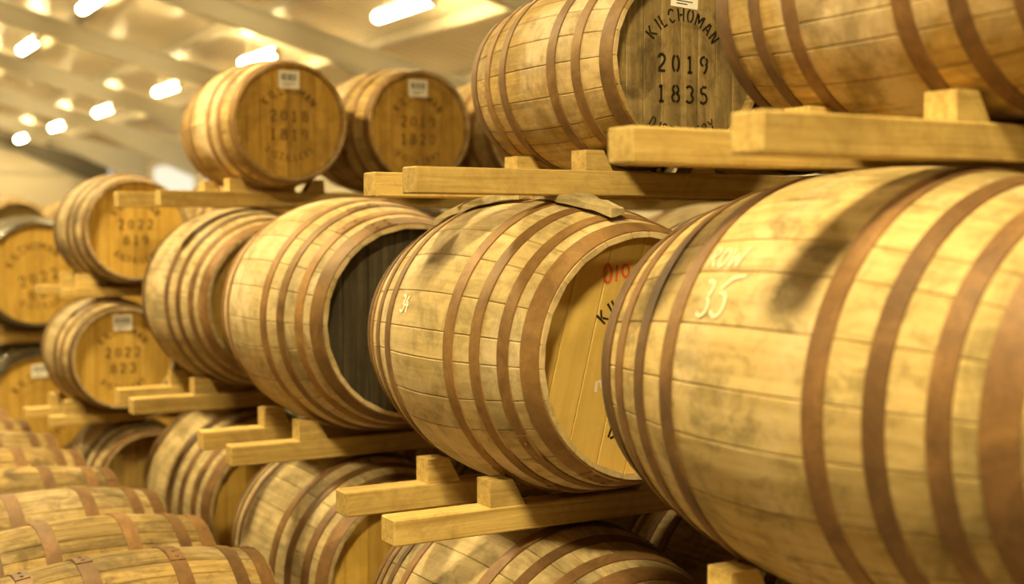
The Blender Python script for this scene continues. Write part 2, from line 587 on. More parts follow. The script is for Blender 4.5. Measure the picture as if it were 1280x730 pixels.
def ribbon(V, F, pts, w, fn):
    """a flat stroke of width w along pts (2D), mapped through fn to 3D"""
    dense = [pts[0]]
    for a, b in zip(pts, pts[1:]):
        d = math.hypot(b[0] - a[0], b[1] - a[1])
        k = max(1, int(d / (w * 1.2)))
        dense += [(a[0] + (b[0] - a[0]) * i / k, a[1] + (b[1] - a[1]) * i / k) for i in range(1, k + 1)]
    base = len(V)
    m = len(dense)
    for i, p in enumerate(dense):
        a = dense[max(0, i - 1)]
        b = dense[min(m - 1, i + 1)]
        d = Vector((b[0] - a[0], b[1] - a[1]))
        if d.length < 1e-9:
            d = Vector((1, 0))
        d.normalize()
        nx, ny = -d.y * w / 2, d.x * w / 2
        V.append(fn(p[0] + nx, p[1] + ny))
        V.append(fn(p[0] - nx, p[1] - ny))
    for i in range(m - 1):
        F.append((base + 2 * i, base + 2 * i + 1, base + 2 * i + 3, base + 2 * i + 2))


def text_width(t, sp):
    return sum(ADV.get(c, 0.74) + sp for c in t) - sp


def line_text(V, F, t, h, cx, cz, y, stroke=0.17, sp=0.22, wid=1.0):
    x = -text_width(t, sp) / 2
    for ch in t:
        if ch in G:
            for st in G[ch]:
                ribbon(V, F, [((x + 0.06 + p[0]), p[1]) for p in st], stroke, lambda u, v: (cx + u * h * wid, y, cz + (v - 0.5) * h))
        x += ADV.get(ch, 0.74) + sp


def arc_text(V, F, t, h, R, y, top=True, stroke=0.17, sp=0.18):
    x = -text_width(t, sp) / 2
    for ch in t:
        if ch in G:
            for st in G[ch]:
                if top:
                    fn = lambda u, v: (math.sin(u * h / R) * (R + (v - 0.5) * h), y, math.cos(u * h / R) * (R + (v - 0.5) * h))
                else:
                    fn = lambda u, v: (math.sin(u * h / R) * (R - (v - 0.5) * h), y, -math.cos(u * h / R) * (R - (v - 0.5) * h))
                ribbon(V, F, [((x + 0.06 + p[0]), p[1]) for p in st], stroke, fn)
        x += ADV.get(ch, 0.74) + sp


def paper_label(parent, kind, z, w=0.108, h=0.088, tilt=0.0, dx=0.0):
    k = K[kind]
    y = -k.L / 2 + k.recess - 0.0012
    o = obj('paper_label', box_mesh('paper_label', w, 0.0012, h), M['paper'], parent, (dx, y, k.R + z), (0, tilt, 0))
    V, F = [], []
    x = -w * 0.36
    rnd = random.Random(int(z * 1000))
    while x < w * 0.36:
        b = rnd.uniform(0.0015, 0.0045)
        ribbon(V, F, [(x, -h * 0.05), (x, h * 0.32)], b, lambda u, v: (u, -0.0012, v))
        x += b + rnd.uniform(0.002, 0.004)
    for q in range(2):
        ribbon(V, F, [(-w * 0.3, -h * (0.2 + 0.13 * q)), (w * (0.3 - 0.2 * q), -h * (0.2 + 0.13 * q))], 0.003, lambda u, v: (u, -0.0012, v))
    obj('barcode', mesh_from('barcode', V, F), M['ink'], o)
    return o


def stuff(o):
    o['kind'] = 'stuff'
    return o


def head_print(parent, kind, rows, s=1.0, arc_r=0.185, top='KILCHOMAN', bottom='DISTILLERY', roll=0.0, sz=0.058, ink='ink_faded', bot=1.12):
    k = K[kind]
    y = -k.L / 2 + k.recess - 0.0010
    V, F = [], []
    if top:
        arc_text(V, F, top, sz * 0.78 * s, arc_r * s, y, True)
        stuff(obj('stencil_lettering', mesh_from('stencil_lettering', V, F), M[ink], parent, (0, 0, k.R), (0, roll, 0)))
    for t, z in rows:
        V, F = [], []
        line_text(V, F, t, sz * s, 0, z * s, y, sp=0.34)
        stuff(obj('stencil_lettering', mesh_from('stencil_lettering', V, F), M[ink], parent, (0, 0, k.R), (0, roll, 0)))
    if bottom:
        V, F = [], []
        arc_text(V, F, bottom, sz * 0.62 * s, arc_r * s * bot, y, False)
        stuff(obj('stencil_lettering', mesh_from('stencil_lettering', V, F), M[ink], parent, (0, 0, k.R), (0, roll, 0)))


def surface_marks(parent, kind, strokes, ang, t, size, stroke=0.16, name='chalk_mark', mat='chalk'):
    """freehand strokes lying on the staves; u runs along the cask, v runs up around it"""
    k = K[kind]

    def fn(u, v):
        tt = t - u * size
        a = ang + v * size / k.r(tt)
        r = k.r(tt) + 0.0022
        return (math.sin(a) * r, tt, math.cos(a) * r)
    V, F = [], []
    for st in strokes:
        ribbon(V, F, st, stroke, fn)
    return obj(name, mesh_from(name, V, F), M[mat], parent, (0, 0, k.R))


def cask(kind, x, y, axis_z, label, cat='cask', group=None, stave='butt_stave', hoop='hoop_brown', head='head_gold',
         roll=None, rotz=0.0, scale=1.0, lod=0, name='oak_cask', head_roll=0.0):
    k = K[kind]
    e = empty(name, (x, y, axis_z - k.R * scale), rotz, scale)
    tag(e, label, cat, group)
    roll = random.uniform(0, 2 * PI) if roll is None else roll
    ctr = (0, 0, k.R)
    if lod == 0:
        for a, me in k.staves:
            obj('stave', me, M[stave], e, ctr, (0, a + roll, 0))
        for me in k.boards:
            obj('head_board', me, M[head], e, ctr, (0, head_roll, 0))
        obj('far_head', k.far_head, M['head_brown'], e, ctr)
    else:
        obj('body', k.body, M[stave], e, ctr, (0, roll, 0))
        for me in k.boards:
            obj('head_board', me, M[head], e, ctr, (0, head_roll, 0))
    for me in k.hoops:
        obj('hoop', me, M[hoop], e, ctr, (0, random.uniform(0, 2 * PI) if lod else roll * 3 + random.uniform(-0.4, 0.4), 0))
    return e


# ------------------------------------------------------------------ the hall (setting)
EAVE = CAM_H + 2.0
SLOPE = 0.26
WALL_X = 9.7
RIDGE_X = -2.0
LEFT_X = 2 * RIDGE_X - WALL_X
RIDGE_Z = EAVE + SLOPE * (WALL_X - RIDGE_X)
Y_END, Y_BACK = 42.4, -13.0


def roof_z(x):
    return EAVE + SLOPE * (WALL_X - x) if x > RIDGE_X else EAVE + SLOPE * (x - LEFT_X)


fl = struct(obj('floor', box_mesh('floor', WALL_X - LEFT_X, Y_END - Y_BACK, 0.1), M['concrete'], None,
                ((WALL_X + LEFT_X) / 2, (Y_END + Y_BACK) / 2, -0.05)), 'grey concrete warehouse floor')


def roof_plane(name, x0, x1):
    z0, z1 = roof_z(x0) + 0.28, roof_z(x1) + 0.28
    t = 0.06
    poly = [(x0, z0), (x1, z1), (x1, z1 + t), (x0, z0 + t)]
    return prism(name, poly, Y_BACK, Y_END)


ceil_o = struct(obj('ceiling', roof_plane('ceiling', RIDGE_X + 0.001, WALL_X), M['ceiling']), 'cream lined sloping ceiling with steel frames')
ceil_l = struct(obj('ceiling', roof_plane('ceiling', LEFT_X, RIDGE_X - 0.001), M['ceiling']), 'cream lined sloping ceiling beyond the ridge')


def wall(name, x0, x1, y0, y1, z1, label):
    me = box_mesh(name, abs(x1 - x0), abs(y1 - y0), z1, 0, 'base')
    return struct(obj(name, me, M['cladding'], None, ((x0 + x1) / 2, (y0 + y1) / 2, 0)), label)


wr = wall('wall_right', WALL_X + 0.05, WALL_X + 0.15, Y_BACK, Y_END, EAVE + 0.26, 'cream clad side wall behind the racks')
wl = wall('wall_left', LEFT_X - 0.15, LEFT_X - 0.05, Y_BACK, Y_END, EAVE + 0.26, 'cream clad side wall across the hall')


def gable(name, y, label):
    poly = [(LEFT_X, 0), (WALL_X, 0), (WALL_X, EAVE + 0.27), (RIDGE_X, RIDGE_Z + 0.27), (LEFT_X, EAVE + 0.27)]
    return struct(obj(name, prism(name, poly, y, y + 0.1), M['cladding']), label)


we = gable('wall_end', Y_END, 'cream clad gable wall at the end of the hall')
wb = gable('wall_back', Y_BACK - 0.1, 'cream clad gable wall at the near end of the hall')
# rails and joints on the gable wall
for z in (EAVE - 0.25, EAVE - 1.9):
    obj('cladding_rail', box_mesh('cladding_rail', WALL_X - LEFT_X - 0.2, 0.06, 0.09), M['steel_white'], we, ((WALL_X + LEFT_X) / 2, Y_END - 0.04, z))
for x in (1.0, 3.6, 6.2, 8.6, -3, -6, -9):
    obj('cladding_joint', box_mesh('cladding_joint', 0.10, 0.05, EAVE + 0.0, 0, 'base'), M['steel_white'], we, (x, Y_END - 0.03, 0))

# steel portal frames: I-section rafters with haunches and columns
FRAMES = [17.3 + 5.05 * k for k in range(-6, 6)]


def isection(name, p0, p1, depth, width, tf=0.03, tw=0.03, depth1=None):
    """I-section in the XZ plane from p0 to p1 (points on its top flange), web hanging below"""
    depth1 = depth1 or depth
    V, F = [], []
    d = Vector((p1[0] - p0[0], p1[1] - p0[1])).normalized()
    n = Vector((d.y, -d.x))
    if n.y > 0 or (abs(n.y) < 1e-6 and n.x > 0):
        n = -n

    def slab(a0, a1, b0, b1, w):
        base = len(V)
        for (p, u, v) in ((p0, a0, a1), (p1, b0, b1)):
            for q in (u, v):
                for yy in (-w / 2, w / 2):
                    V.append((p[0] + n.x * q, yy, p[1] + n.y * q))
        F.extend([tuple(base + i for i in f) for f in ((0, 1, 3, 2), (4, 6, 7, 5), (0, 4, 5, 1), (2, 3, 7, 6), (0, 2, 6, 4), (1, 5, 7, 3))])
    slab(0, tf, 0, tf, width)
    slab(tf, depth - tf, tf, depth1 - tf, tw)
    slab(depth - tf, depth, depth1 - tf, depth1, width)
    return fix_normals(mesh_from(name, V, F))


raf_r = isection('rafter', (RIDGE_X, RIDGE_Z + 0.02), (WALL_X, EAVE + 0.02), 0.34, 0.17)
raf_l = isection('rafter', (RIDGE_X, RIDGE_Z + 0.02), (LEFT_X, EAVE + 0.02), 0.34, 0.17)
hau_r = isection('haunch', (WALL_X - 2.6, roof_z(WALL_X - 2.6) - 0.30), (WALL_X - 0.05, EAVE - 0.32), 0.06, 0.16, 0.015, 0.02, 0.42)
col_me = isection('column', (WALL_X + 0.0, 0.0), (WALL_X + 0.0, EAVE), 0.32, 0.17)
coll_me = box_mesh('column', 0.3, 0.17, EAVE, 0, 'base')
for i, y in enumerate(FRAMES):
    last = i == len(FRAMES) - 1
    m = M['steel_grey'] if last else M['steel_white']
    yy = min(y, Y_END - 0.16)
    obj('rafter', raf_r, m, ceil_o, (0, yy, 0))
    obj('rafter', raf_l, m, ceil_l, (0, yy, 0))
    obj('haunch', hau_r, m, ceil_o, (0, yy, 0))
    obj('column', col_me, m, wr, (0, yy, 0))
    obj('column', coll_me, m, wl, (LEFT_X + 0.12, yy, 0))
pur_me = box_mesh('purlin', 0.07, Y_END - Y_BACK - 0.1, 0.20)
for k in range(8):
    x = WALL_X - 0.35 - k * 1.55
    if x > RIDGE_X:
        obj('purlin', pur_me, M['purlin'], ceil_o, (x, (Y_END + Y_BACK) / 2, roof_z(x) + 0.17), (0, math.atan(SLOPE), 0))
for k in range(7):
    x = LEFT_X + 0.35 + k * 1.55
    if x < RIDGE_X:
        obj('purlin', pur_me, M['purlin'], ceil_l, (x, (Y_END + Y_BACK) / 2, roof_z(x) + 0.17), (0, -math.atan(SLOPE), 0))

# translucent daylight panels high in the side wall
for i, (y0, y1) in enumerate(((33.2, 37.1), (28.2, 32.0))):
    w = struct(empty('window_%d' % (i + 1), (WALL_X + 0.02, (y0 + y1) / 2, 1.6)), 'bright translucent panel in the side wall')
    n = 4
    wd = (y1 - y0) / n
    for q in range(n):
        obj('pane', box_mesh('pane', 0.02, wd - 0.06, EAVE - 1.9), M['daylight'], w, (0, -(y1 - y0) / 2 + wd * (q + 0.5), (EAVE - 1.9) / 2 + 0.02))
    obj('window_frame', box_mesh('window_frame', 0.05, y1 - y0 + 0.1, 0.06), M['steel_white'], w, (-0.01, 0, EAVE - 1.86))

# ------------------------------------------------------------------ lamps
LAMP_LEN = 1.5
lamp_body = box_mesh('housing', 0.06, LAMP_LEN + 0.06, 0.05, 0.006)


def diffuser_mesh():
    n = 8
    n = 14
    prof = [(0.07 * math.cos(2 * PI * i / n), 0.065 * math.sin(2 * PI * i / n) - 0.04) for i in range(n)]
    return prism('diffuser', prof, -LAMP_LEN / 2, LAMP_LEN / 2)


lamp_diff = diffuser_mesh()
lamp_cap = prism('end_cap', [(0.076 * math.cos(2 * PI * i / 14), 0.071 * math.sin(2 * PI * i / 14) - 0.04) for i in range(14)], -0.02, 0.02)
lamp_rod = box_mesh('hanger', 0.015, 0.015, 0.22)


def batten(x, y, label, group):
    e = empty('batten_lamp', (x, y, roof_z(x) - 0.10))
    tag(e, label, 'lamp', group)
    obj('housing', lamp_body, M['lamp_body'], e, (0, 0, 0.025))
    obj('diffuser', lamp_diff, M['lamp_glow'], e)
    for s in (-1, 1):
        obj('end_cap', lamp_cap, M['lamp_body'], e, (0, s * (LAMP_LEN / 2 + 0.02), 0))
        obj('hanger', lamp_rod, M['steel_white'], e, (0, s * 0.5, 0.15))


LAMP_YS = [14.3 + 5.2 * k for k in range(-4, 6)]
for x, y_min, where in ((6.76, 9, 'in the row close to the side wall'), (4.28, 9, 'in the row over the racks')):
    for y in LAMP_YS:
        if y > y_min:
            batten(x, y, 'glowing batten lamp ' + where, 'batten lamps ' + where)


# metal high-bay lamps hung over the aisle
def revolve(name, prof, n=24, close=False):
    V, F = [], []
    for r, z in prof:
        for j in range(n):
            V.append((r * math.cos(2 * PI * j / n), r * math.sin(2 * PI * j / n), z))
    for i in range(len(prof) - 1):
        for j in range(n):
            F.append((i * n + j, i * n + (j + 1) % n, (i + 1) * n + (j + 1) % n, (i + 1) * n + j))
    if close:
        F += [tuple(range(n)), tuple((len(prof) - 1) * n + j for j in range(n))]
    return fix_normals(mesh_from(name, V, F, True, 40))


gear_me = revolve('gear_case', [(0.06, 0.0), (0.085, 0.02), (0.085, 0.14), (0.05, 0.17)], 12, True)
hb_shade = revolve('shade', [(0.06, 0.0), (0.13, -0.04), (0.25, -0.18), (0.33, -0.30), (0.322, -0.30), (0.243, -0.178), (0.12, -0.045), (0.05, -0.01)])
hb_disc = revolve('diffuser', [(0.29, -0.262), (0.305, -0.272), (0.15, -0.277), (0.02, -0.278)], close=True)
for y in (-4.2, 1.0, 6.2, 11.4, 16.6, 21.8):
    x = 0.10
    e = empty('high_bay_lamp', (x, y, CAM_H + 3.1))
    tag(e, 'metal high-bay lamp with a bright disc hung over the aisle', 'lamp', 'high-bay lamps over the aisle')
    obj('shade', hb_shade, M['lamp_body'], e)
    obj('diffuser', hb_disc, M['highbay_glow'], e)
    obj('gear_case', gear_me, M['lamp_body'], e)
    obj('hanger', box_mesh('hanger', 0.02, 0.02, roof_z(x) + 0.27 - CAM_H - 3.1 - 0.16, 0, 'base'), M['steel_white'], e, (0, 0, 0.16))

# ------------------------------------------------------------------ racks: rails, chocks and casks
RAIL_H, RAIL_W = 0.076, 0.09
DY = 0.205                        # rails sit this far either side of a cask's middle
ROW_Y = {5: 2.02, 4: 3.52, 3: 5.04, 2: 6.48}
BUTT_X = 2.14
T2 = CAM_H - 0.353                # axis height, second tier
rB = K['butt'].r(DY - RAIL_W / 2) + 0.009
RAIL2 = T2 - rB - RAIL_H          # underside of the rails of tier 2
T1 = RAIL2 - rB                   # axis height, first tier
RAIL3 = T2 + rB
T3 = RAIL3 + RAIL_H + K['barrel'].r(DY - RAIL_W / 2) + 0.009
T3S = RAIL3 + RAIL_H + K['barrel'].r((DY - RAIL_W / 2) / 0.95) * 0.95 + 0.009
RAIL1 = T1 - rB - RAIL_H
COL = 0.99
S2 = {5: 1.045, 4: 0.99, 3: 1.045, 2: 1.0}       # size of the second-tier butt of each row
ZR2 = {5: -0.015, 4: 0.0, 3: -0.020, 2: 0.0}     # how far the rails of tier 2 sit off the nominal height
S1 = {5: 0.975, 4: 1.0, 3: 0.977, 2: 1.0}


def rb(s_):
    return K['butt'].r((DY - RAIL_W / 2) / s_) * s_ + 0.009


AX2 = {r_: RAIL2 + ZR2[r_] + RAIL_H + rb(S2[r_]) for r_ in ROW_Y}
AX1 = {r_: RAIL1 + RAIL_H + rb(S1[r_]) for r_ in ROW_Y}
Z3 = {r_: AX2[r_] + rb(S2[r_]) for r_ in ROW_Y}   # underside of the rails of tier 3



def rail(x0, x1, y, z, label, tiltz=0.0, group=None, h=RAIL_H):
    me = box_mesh('timber_rail', x1 - x0, RAIL_W, h, 0.004, 'leftbase')
    o = obj('timber_rail', me, M['rail'], None, (x0, y, z), (0, 0, tiltz))
    return tag(o, label, 'timber rail', group)


def chock(kind, xc, y, zt, axis_z, side, label, scale=1.0, hgt=0.078, lng=0.12):
    """a wedge block on top of a rail, its slanted face against the cask"""
    k = K[kind]
    r = k.r((DY - RAIL_W / 2) / scale) * scale
    dz = axis_z - (zt + hgt)
    dx = math.sqrt(max(r * r - dz * dz, 0.01)) + 0.009      # the upper edge bears on the cask
    poly = [(-lng * 0.62, 0), (hgt * 0.55, 0), (0, hgt), (-lng * 0.62, hgt)]
    if side > 0:
        poly = [(-px, pz) for px, pz in poly][::-1]
    me = prism('timber_chock', poly, -RAIL_W / 2 + 0.004, RAIL_W / 2 - 0.004)
    o = obj('timber_chock', me, M['chock'], None, (xc + side * dx, y, zt))
    return tag(o, label, 'chock')


D5, D4, D3, D2 = 'the twice-chalked butt', 'the plain golden-headed butt', 'the black-headed butt', 'the rearmost butt'
RD = {5: D5, 4: D4, 3: D3, 2: D2}
# rail ends reach into the aisle by different amounts: (near-head rail, far rail)
END2 = {5: (1.72, 1.78), 4: (1.51, 1.54), 3: (1.54, 1.55), 2: (1.52, 1.55)}
for r_, y in ROW_Y.items():
    far = 'far end'
    # floor rails under tier 1
    rail(1.62, 4.7, y - DY, RAIL1, 'floor timber rail under the butt below %s, head end' % RD[r_][4:])
    rail(1.64, 4.7, y + DY, RAIL1, 'floor timber rail under the butt below %s, far end' % RD[r_][4:])
    a, b = END2[r_]
    rail(a, 5.6, y - DY, RAIL2 + ZR2[r_], 'squared timber rail under %s, at its head end' % RD[r_])
    rail(b, 5.6, y + DY, RAIL2 + ZR2[r_], 'squared timber rail under %s, at its far end' % RD[r_])
    for tier, ax, zt, ss in ((2, AX2[r_], RAIL2 + ZR2[r_] + RAIL_H, S2[r_]), (1, AX1[r_], RAIL1 + RAIL_H, S1[r_])):
        base = RD[r_] if tier == 2 else 'the butt below ' + RD[r_][4:]
        for dy, en in ((-DY, 'head end'), (DY, 'far end')):
            chock('butt', BUTT_X, y + dy, zt, ax, -1, 'timber chock on the aisle side of %s, %s' % (base, en), ss)
            chock('butt', BUTT_X, y + dy, zt, ax, 1, 'timber chock on the inner side of %s, %s' % (base, en), ss)

# tier 3 rails
for r_, (a, b), dsc in ((5, (1.53, 1.54), 'the barrel above the twice-chalked butt'), (4, (1.58, 1.64), 'the grey-headed barrel'),
                        (2, (1.66, 1.56), 'the barrel above the rearmost butt')):
    y = ROW_Y[r_]
    rail(a, 5.5, y - DY, Z3[r_], 'squared timber rail under %s, at its head end' % dsc)
    rail(b, 5.5, y + DY, Z3[r_], 'squared timber rail under %s, at its far end' % dsc)
    xc = {5: 2.27, 4: 2.39, 2: 2.25}[r_]
    sc_ = 0.95 if r_ == 4 else 1.0
    tz_ = (T3S if r_ == 4 else T3) - RAIL3 + Z3[r_]
    for dy, en in ((-DY, 'head end'), (DY, 'far end')):
        chock('barrel', xc, y + dy, Z3[r_] + RAIL_H, tz_, -1, 'timber chock on the aisle side of %s, %s' % (dsc, en), sc_, 0.062, 0.10)
        chock('barrel', xc, y + dy, Z3[r_] + RAIL_H, tz_, 1, 'timber chock on the inner side of %s, %s' % (dsc, en), sc_, 0.062, 0.10)

# tier 2 butts
b5 = cask('butt', BUTT_X, ROW_Y[5], AX2[5], 'big brown-hooped oak butt chalked in two lines, ROW above 35', 'butt', name='oak_butt', head='head_gold', roll=0.35, scale=S2[5])
b5.scale.y *= 1.03
b4 = cask('butt', BUTT_X, ROW_Y[4], AX2[4], 'big oak butt chalked 34 with a plain golden head', 'butt', name='oak_butt', stave='butt_stave_pale', head='head_new', hoop='hoop_tan', roll=1.2, head_roll=0.25, scale=S2[4])
b3 = cask('butt', BUTT_X, ROW_Y[3], AX2[3], 'big oak butt with a blackened head and broad rusty hoops', 'butt', name='oak_butt', head='head_black', stave='butt_stave_pale', hoop='hoop_tan', roll=2.0, scale=S2[3])
b2 = cask('butt', BUTT_X, ROW_Y[2], AX2[2], 'big tan oak butt, rearmost of the butts, past the black-headed one', 'butt', name='oak_butt', head='head_brown', stave='butt_stave_grey', roll=0.1, scale=S2[2])
# tier 1 butts
c4 = cask('butt', BUTT_X, ROW_Y[4], AX1[4], 'greyed oak butt on the floor rails below the plain golden-headed butt', 'butt', name='oak_butt', head='head_brown', stave='butt_stave_grey', roll=0.9, scale=S1[4])
c3 = cask('butt', BUTT_X, ROW_Y[3], AX1[3], 'oak butt on the floor rails below the black-headed butt', 'butt', name='oak_butt', head='head_gold', stave='butt_stave_grey', roll=0.6, scale=S1[3])
c2 = cask('butt', BUTT_X, ROW_Y[2], AX1[2], 'golden-headed oak butt on the floor rails below the rearmost butt', 'butt', name='oak_butt', head='head_gold', stave='butt_stave_grey', roll=1.6, scale=S1[2])
c5 = cask('butt', BUTT_X, ROW_Y[5], AX1[5], 'oak butt on the floor rails below the twice-chalked butt', 'butt', name='oak_butt', head='head_brown', roll=2.6, scale=S1[5])
# the next butts along each row
for r_, y in ROW_Y.items():
    for tier, ax, ss in ((2, AX2[r_], S2[r_]), (1, AX1[r_], S1[r_])):
        base = RD[r_][4:] if tier == 2 else 'floor butt below ' + RD[r_][4:]
        for cidx in (1, 2, 3):
            if cidx >= 2 and tier == 1:
                continue
            cask('butt', BUTT_X + 0.01 + COL * (0.99 if ss > 1.02 else 1) * cidx, y + random.uniform(-0.03, 0.03), ax,
                 'oak butt racked %s the %s' % (('', 'inward beside', 'two places inward from', 'three places inward from')[cidx], base),
                 'butt', name='oak_butt', head='head_brown', stave='butt_stave_grey', lod=0 if cidx == 1 else 1, scale=ss)

# tier 3 barrels
t5 = cask('barrel', 2.27, ROW_Y[5], T3 - RAIL3 + Z3[5], 'brown-hooped oak barrel racked above the twice-chalked butt', 'barrel', name='oak_barrel', stave='barrel_stave', roll=0.5, head='head_gold')
t4 = cask('barrel', 2.39, ROW_Y[4], T3S - RAIL3 + Z3[4], 'oak barrel with weathered grey head, paper label, stencilled 2019 1835', 'barrel', name='oak_barrel', stave='barrel_stave', hoop='hoop_tan', head='head_grey', roll=0.2, scale=0.95)
t2 = cask('barrel', 2.25, ROW_Y[2], T3, 'golden-headed oak barrel above the rearmost butt, stencilled 2018 1819', 'barrel', name='oak_barrel', stave='barrel_stave', hoop='hoop_tan', head='head_worn', roll=0.8)
t2b = cask('barrel', 2.945, ROW_Y[2], T3, 'golden-headed oak barrel racked beside the barrel above the rearmost butt', 'barrel', name='oak_barrel', stave='barrel_stave', hoop='hoop_tan', head='head_worn', roll=1.8)
t2c = cask('barrel', 3.64, ROW_Y[2], T3, 'oak barrel two places inward from the barrel above the rearmost butt', 'barrel', name='oak_barrel', stave='barrel_stave', hoop='hoop_tan', head='head_brown')
t4b = cask('barrel', 3.07, ROW_Y[4], T3 - RAIL3 + Z3[4] + 0.004, 'oak barrel racked beside the grey-headed barrel', 'barrel', name='oak_barrel', stave='barrel_stave', head='head_brown')
t4c = cask('barrel', 3.76, ROW_Y[4], T3 - RAIL3 + Z3[4], 'oak barrel two places inward from the grey-headed barrel', 'barrel', name='oak_barrel', stave='barrel_stave', head='head_brown')
t4d = cask('barrel', 4.45, ROW_Y[4], T3 - RAIL3 + Z3[4], 'oak barrel three places inward from the grey-headed barrel', 'barrel', name='oak_barrel', stave='barrel_stave', head='head_brown', lod=1)
t2d = cask('barrel', 4.34, ROW_Y[2], T3, 'oak barrel three places inward from the barrel above the rearmost butt', 'barrel', name='oak_barrel', stave='barrel_stave', head='head_brown', lod=1)
t5b = cask('barrel', 2.97, ROW_Y[5], T3 - RAIL3 + Z3[5], 'oak barrel racked beside the barrel above the twice-chalked butt', 'barrel', name='oak_barrel', stave='barrel_stave', head='head_brown')

# lettering, labels and chalk
head_print(t4, 'barrel', [('2019', -0.002), ('1835', -0.096)], bottom='DISTILLERY', arc_r=0.150, sz=0.051, ink='ink', bot=1.46)
paper_label(t4, 'barrel', 0.205, w=0.105, h=0.066, tilt=0.05, dx=0.005)
head_print(t2, 'barrel', [('2018', 0.030), ('1819', -0.060)], arc_r=0.155, sz=0.05)
paper_label(t2, 'barrel', 0.205)
head_print(t2b, 'barrel', [('2019', 0.030), ('1820', -0.060)], arc_r=0.155, sz=0.05)
paper_label(t2b, 'barrel', 0.200)
# butt 34's head: lettering turned with the head
head_print(b4, 'butt', [], s=1.0, arc_r=0.158, sz=0.048, roll=0.06, bottom='', ink='ink')
head_print(b4, 'butt', [], s=1.0, arc_r=0.205, sz=0.060, roll=-0.28, top='', ink='ink')


def head_scrawl(parent, kind, strokes, x, z, size, mat, w=0.14, name='crayon_mark'):
    k = K[kind]
    y = -k.L / 2 + k.recess - 0.0010
    V, F = [], []
    for st in strokes:
        ribbon(V, F, st, w, lambda u, v: (x + u * size, y, z + v * size))
    return obj(name, mesh_from(name, V, F), M[mat], parent, (0, 0, k.R))


head_scrawl(b4, 'butt', [arc(0.25, 0.5, 0.22, 0.45, 0, 360, 16), [(0.75, 0.1), (0.8, 0.9)], arc(1.3, 0.6, 0.2, 0.3, 0, 360, 14)], -0.11, 0.205, 0.058, 'red_crayon')
head_scrawl(b4, 'butt', [[(0, 0), (0.1, 0.8), (0.45, 0.9), (0.6, 0.3)]], -0.135, -0.10, 0.035, 'chalk', 0.3, 'chalk_mark')
surface_marks(b4, 'butt', [arc(0.25, 0.75, 0.22, 0.22, 140, -80, 8), arc(0.25, 0.28, 0.25, 0.26, 80, -150, 9),
                           [(0.95, 0.95), (0.62, 0.40), (1.10, 0.42)], [(0.95, 0.62), (0.92, 0.0)]], rad(-77), 0.12, 0.055, 0.15, mat='chalk_fresh')
surface_marks(b5, 'butt', [arc(0.25, 0.30, 0.30, 0.34, 70, -140, 9), arc(0.25, 0.95, 0.26, 0.28, 120, -60, 8),
                           [(1.9, 1.45), (1.3, 1.35), (0.95, 0.95)], arc(1.05, 0.40, 0.33, 0.42, 110, -150, 10)], rad(-69.5), 0.14, 0.060, 0.13)
surface_marks(b5, 'butt', [[(0.0, 0), (0.1, 1.0)], arc(0.12, 0.75, 0.3, 0.25, 90, -90, 7), [(0.15, 0.5), (0.5, 0)],
                           arc(0.95, 0.45, 0.25, 0.42, 0, 360, 14), [(1.4, 0.9), (1.5, 0.0), (1.75, 0.6), (1.95, 0.0), (2.2, 0.95)]], rad(-56), 0.17, 0.050, 0.13)

# weathered wooden shims wedged between the butt chalked 34 and the rail above it
def shim(name, x0, y0, x1, y1, w, lift0, lift1, label, seed):
    rnd = random.Random(seed)
    k = K['butt']
    n = 10
    V, F = [], []

    def surf(x, y):
        r = k.r((y - ROW_Y[4]) / S2[4]) * S2[4] + 0.006
        return AX2[4] + math.sqrt(max(r * r - (x - BUTT_X) ** 2, 0.02))
    d = Vector((x1 - x0, y1 - y0)).normalized()
    nn = Vector((-d.y, d.x))
    for i in range(n + 1):
        f = i / n
        x, y = x0 + (x1 - x0) * f, y0 + (y1 - y0) * f
        ww = w * (0.75 + 0.35 * math.sin(PI * min(1, f * 1.1)) + rnd.uniform(-0.08, 0.08))
        lift = lift0 + (lift1 - lift0) * f
        for q in range(4):
            g = (q / 3 - 0.5)
            px, py = x + nn.x * ww * g, y + nn.y * ww * g
            V.append((px, py, surf(px, py) + lift + rnd.uniform(0, 0.004)))
        for q in range(4):
            g = (q / 3 - 0.5)
            px, py = x + nn.x * ww * g * 0.92, y + nn.y * ww * g * 0.92
            V.append((px, py, surf(px, py) + lift + 0.018 + rnd.uniform(0, 0.008)))
    m = 8
    for i in range(n):
        for q in range(3):
            a = i * m + q
            F.append((a, a + 1, a + 1 + m, a + m))
            F.append((a + 4, a + 5, a + 5 + m, a + 4 + m))
        a = i * m
        F.append((a, a + 4, a + 4 + m, a + m))
        F.append((a + 3, a + 7, a + 7 + m, a + 3 + m))
    for i in (0, n):
        a = i * m
        for q in range(3):
            F.append((a + q, a + q + 1, a + q + 5, a + q + 4))
    me = fix_normals(mesh_from(name, V, F, False))
    o = obj(name, me, M['old_wood'])
    return tag(o, label, 'wood shim')


shim('wood_shim', 2.07, 3.42, 2.10, 3.04, 0.065, 0.0, 0.010, 'weathered split board lying on the plain golden-headed butt, under the rail', 3)
shim('wood_shim', 1.98, 3.90, 2.04, 3.44, 0.085, 0.0, 0.006, 'frayed grey board on the plain golden-headed butt between two rails', 9)

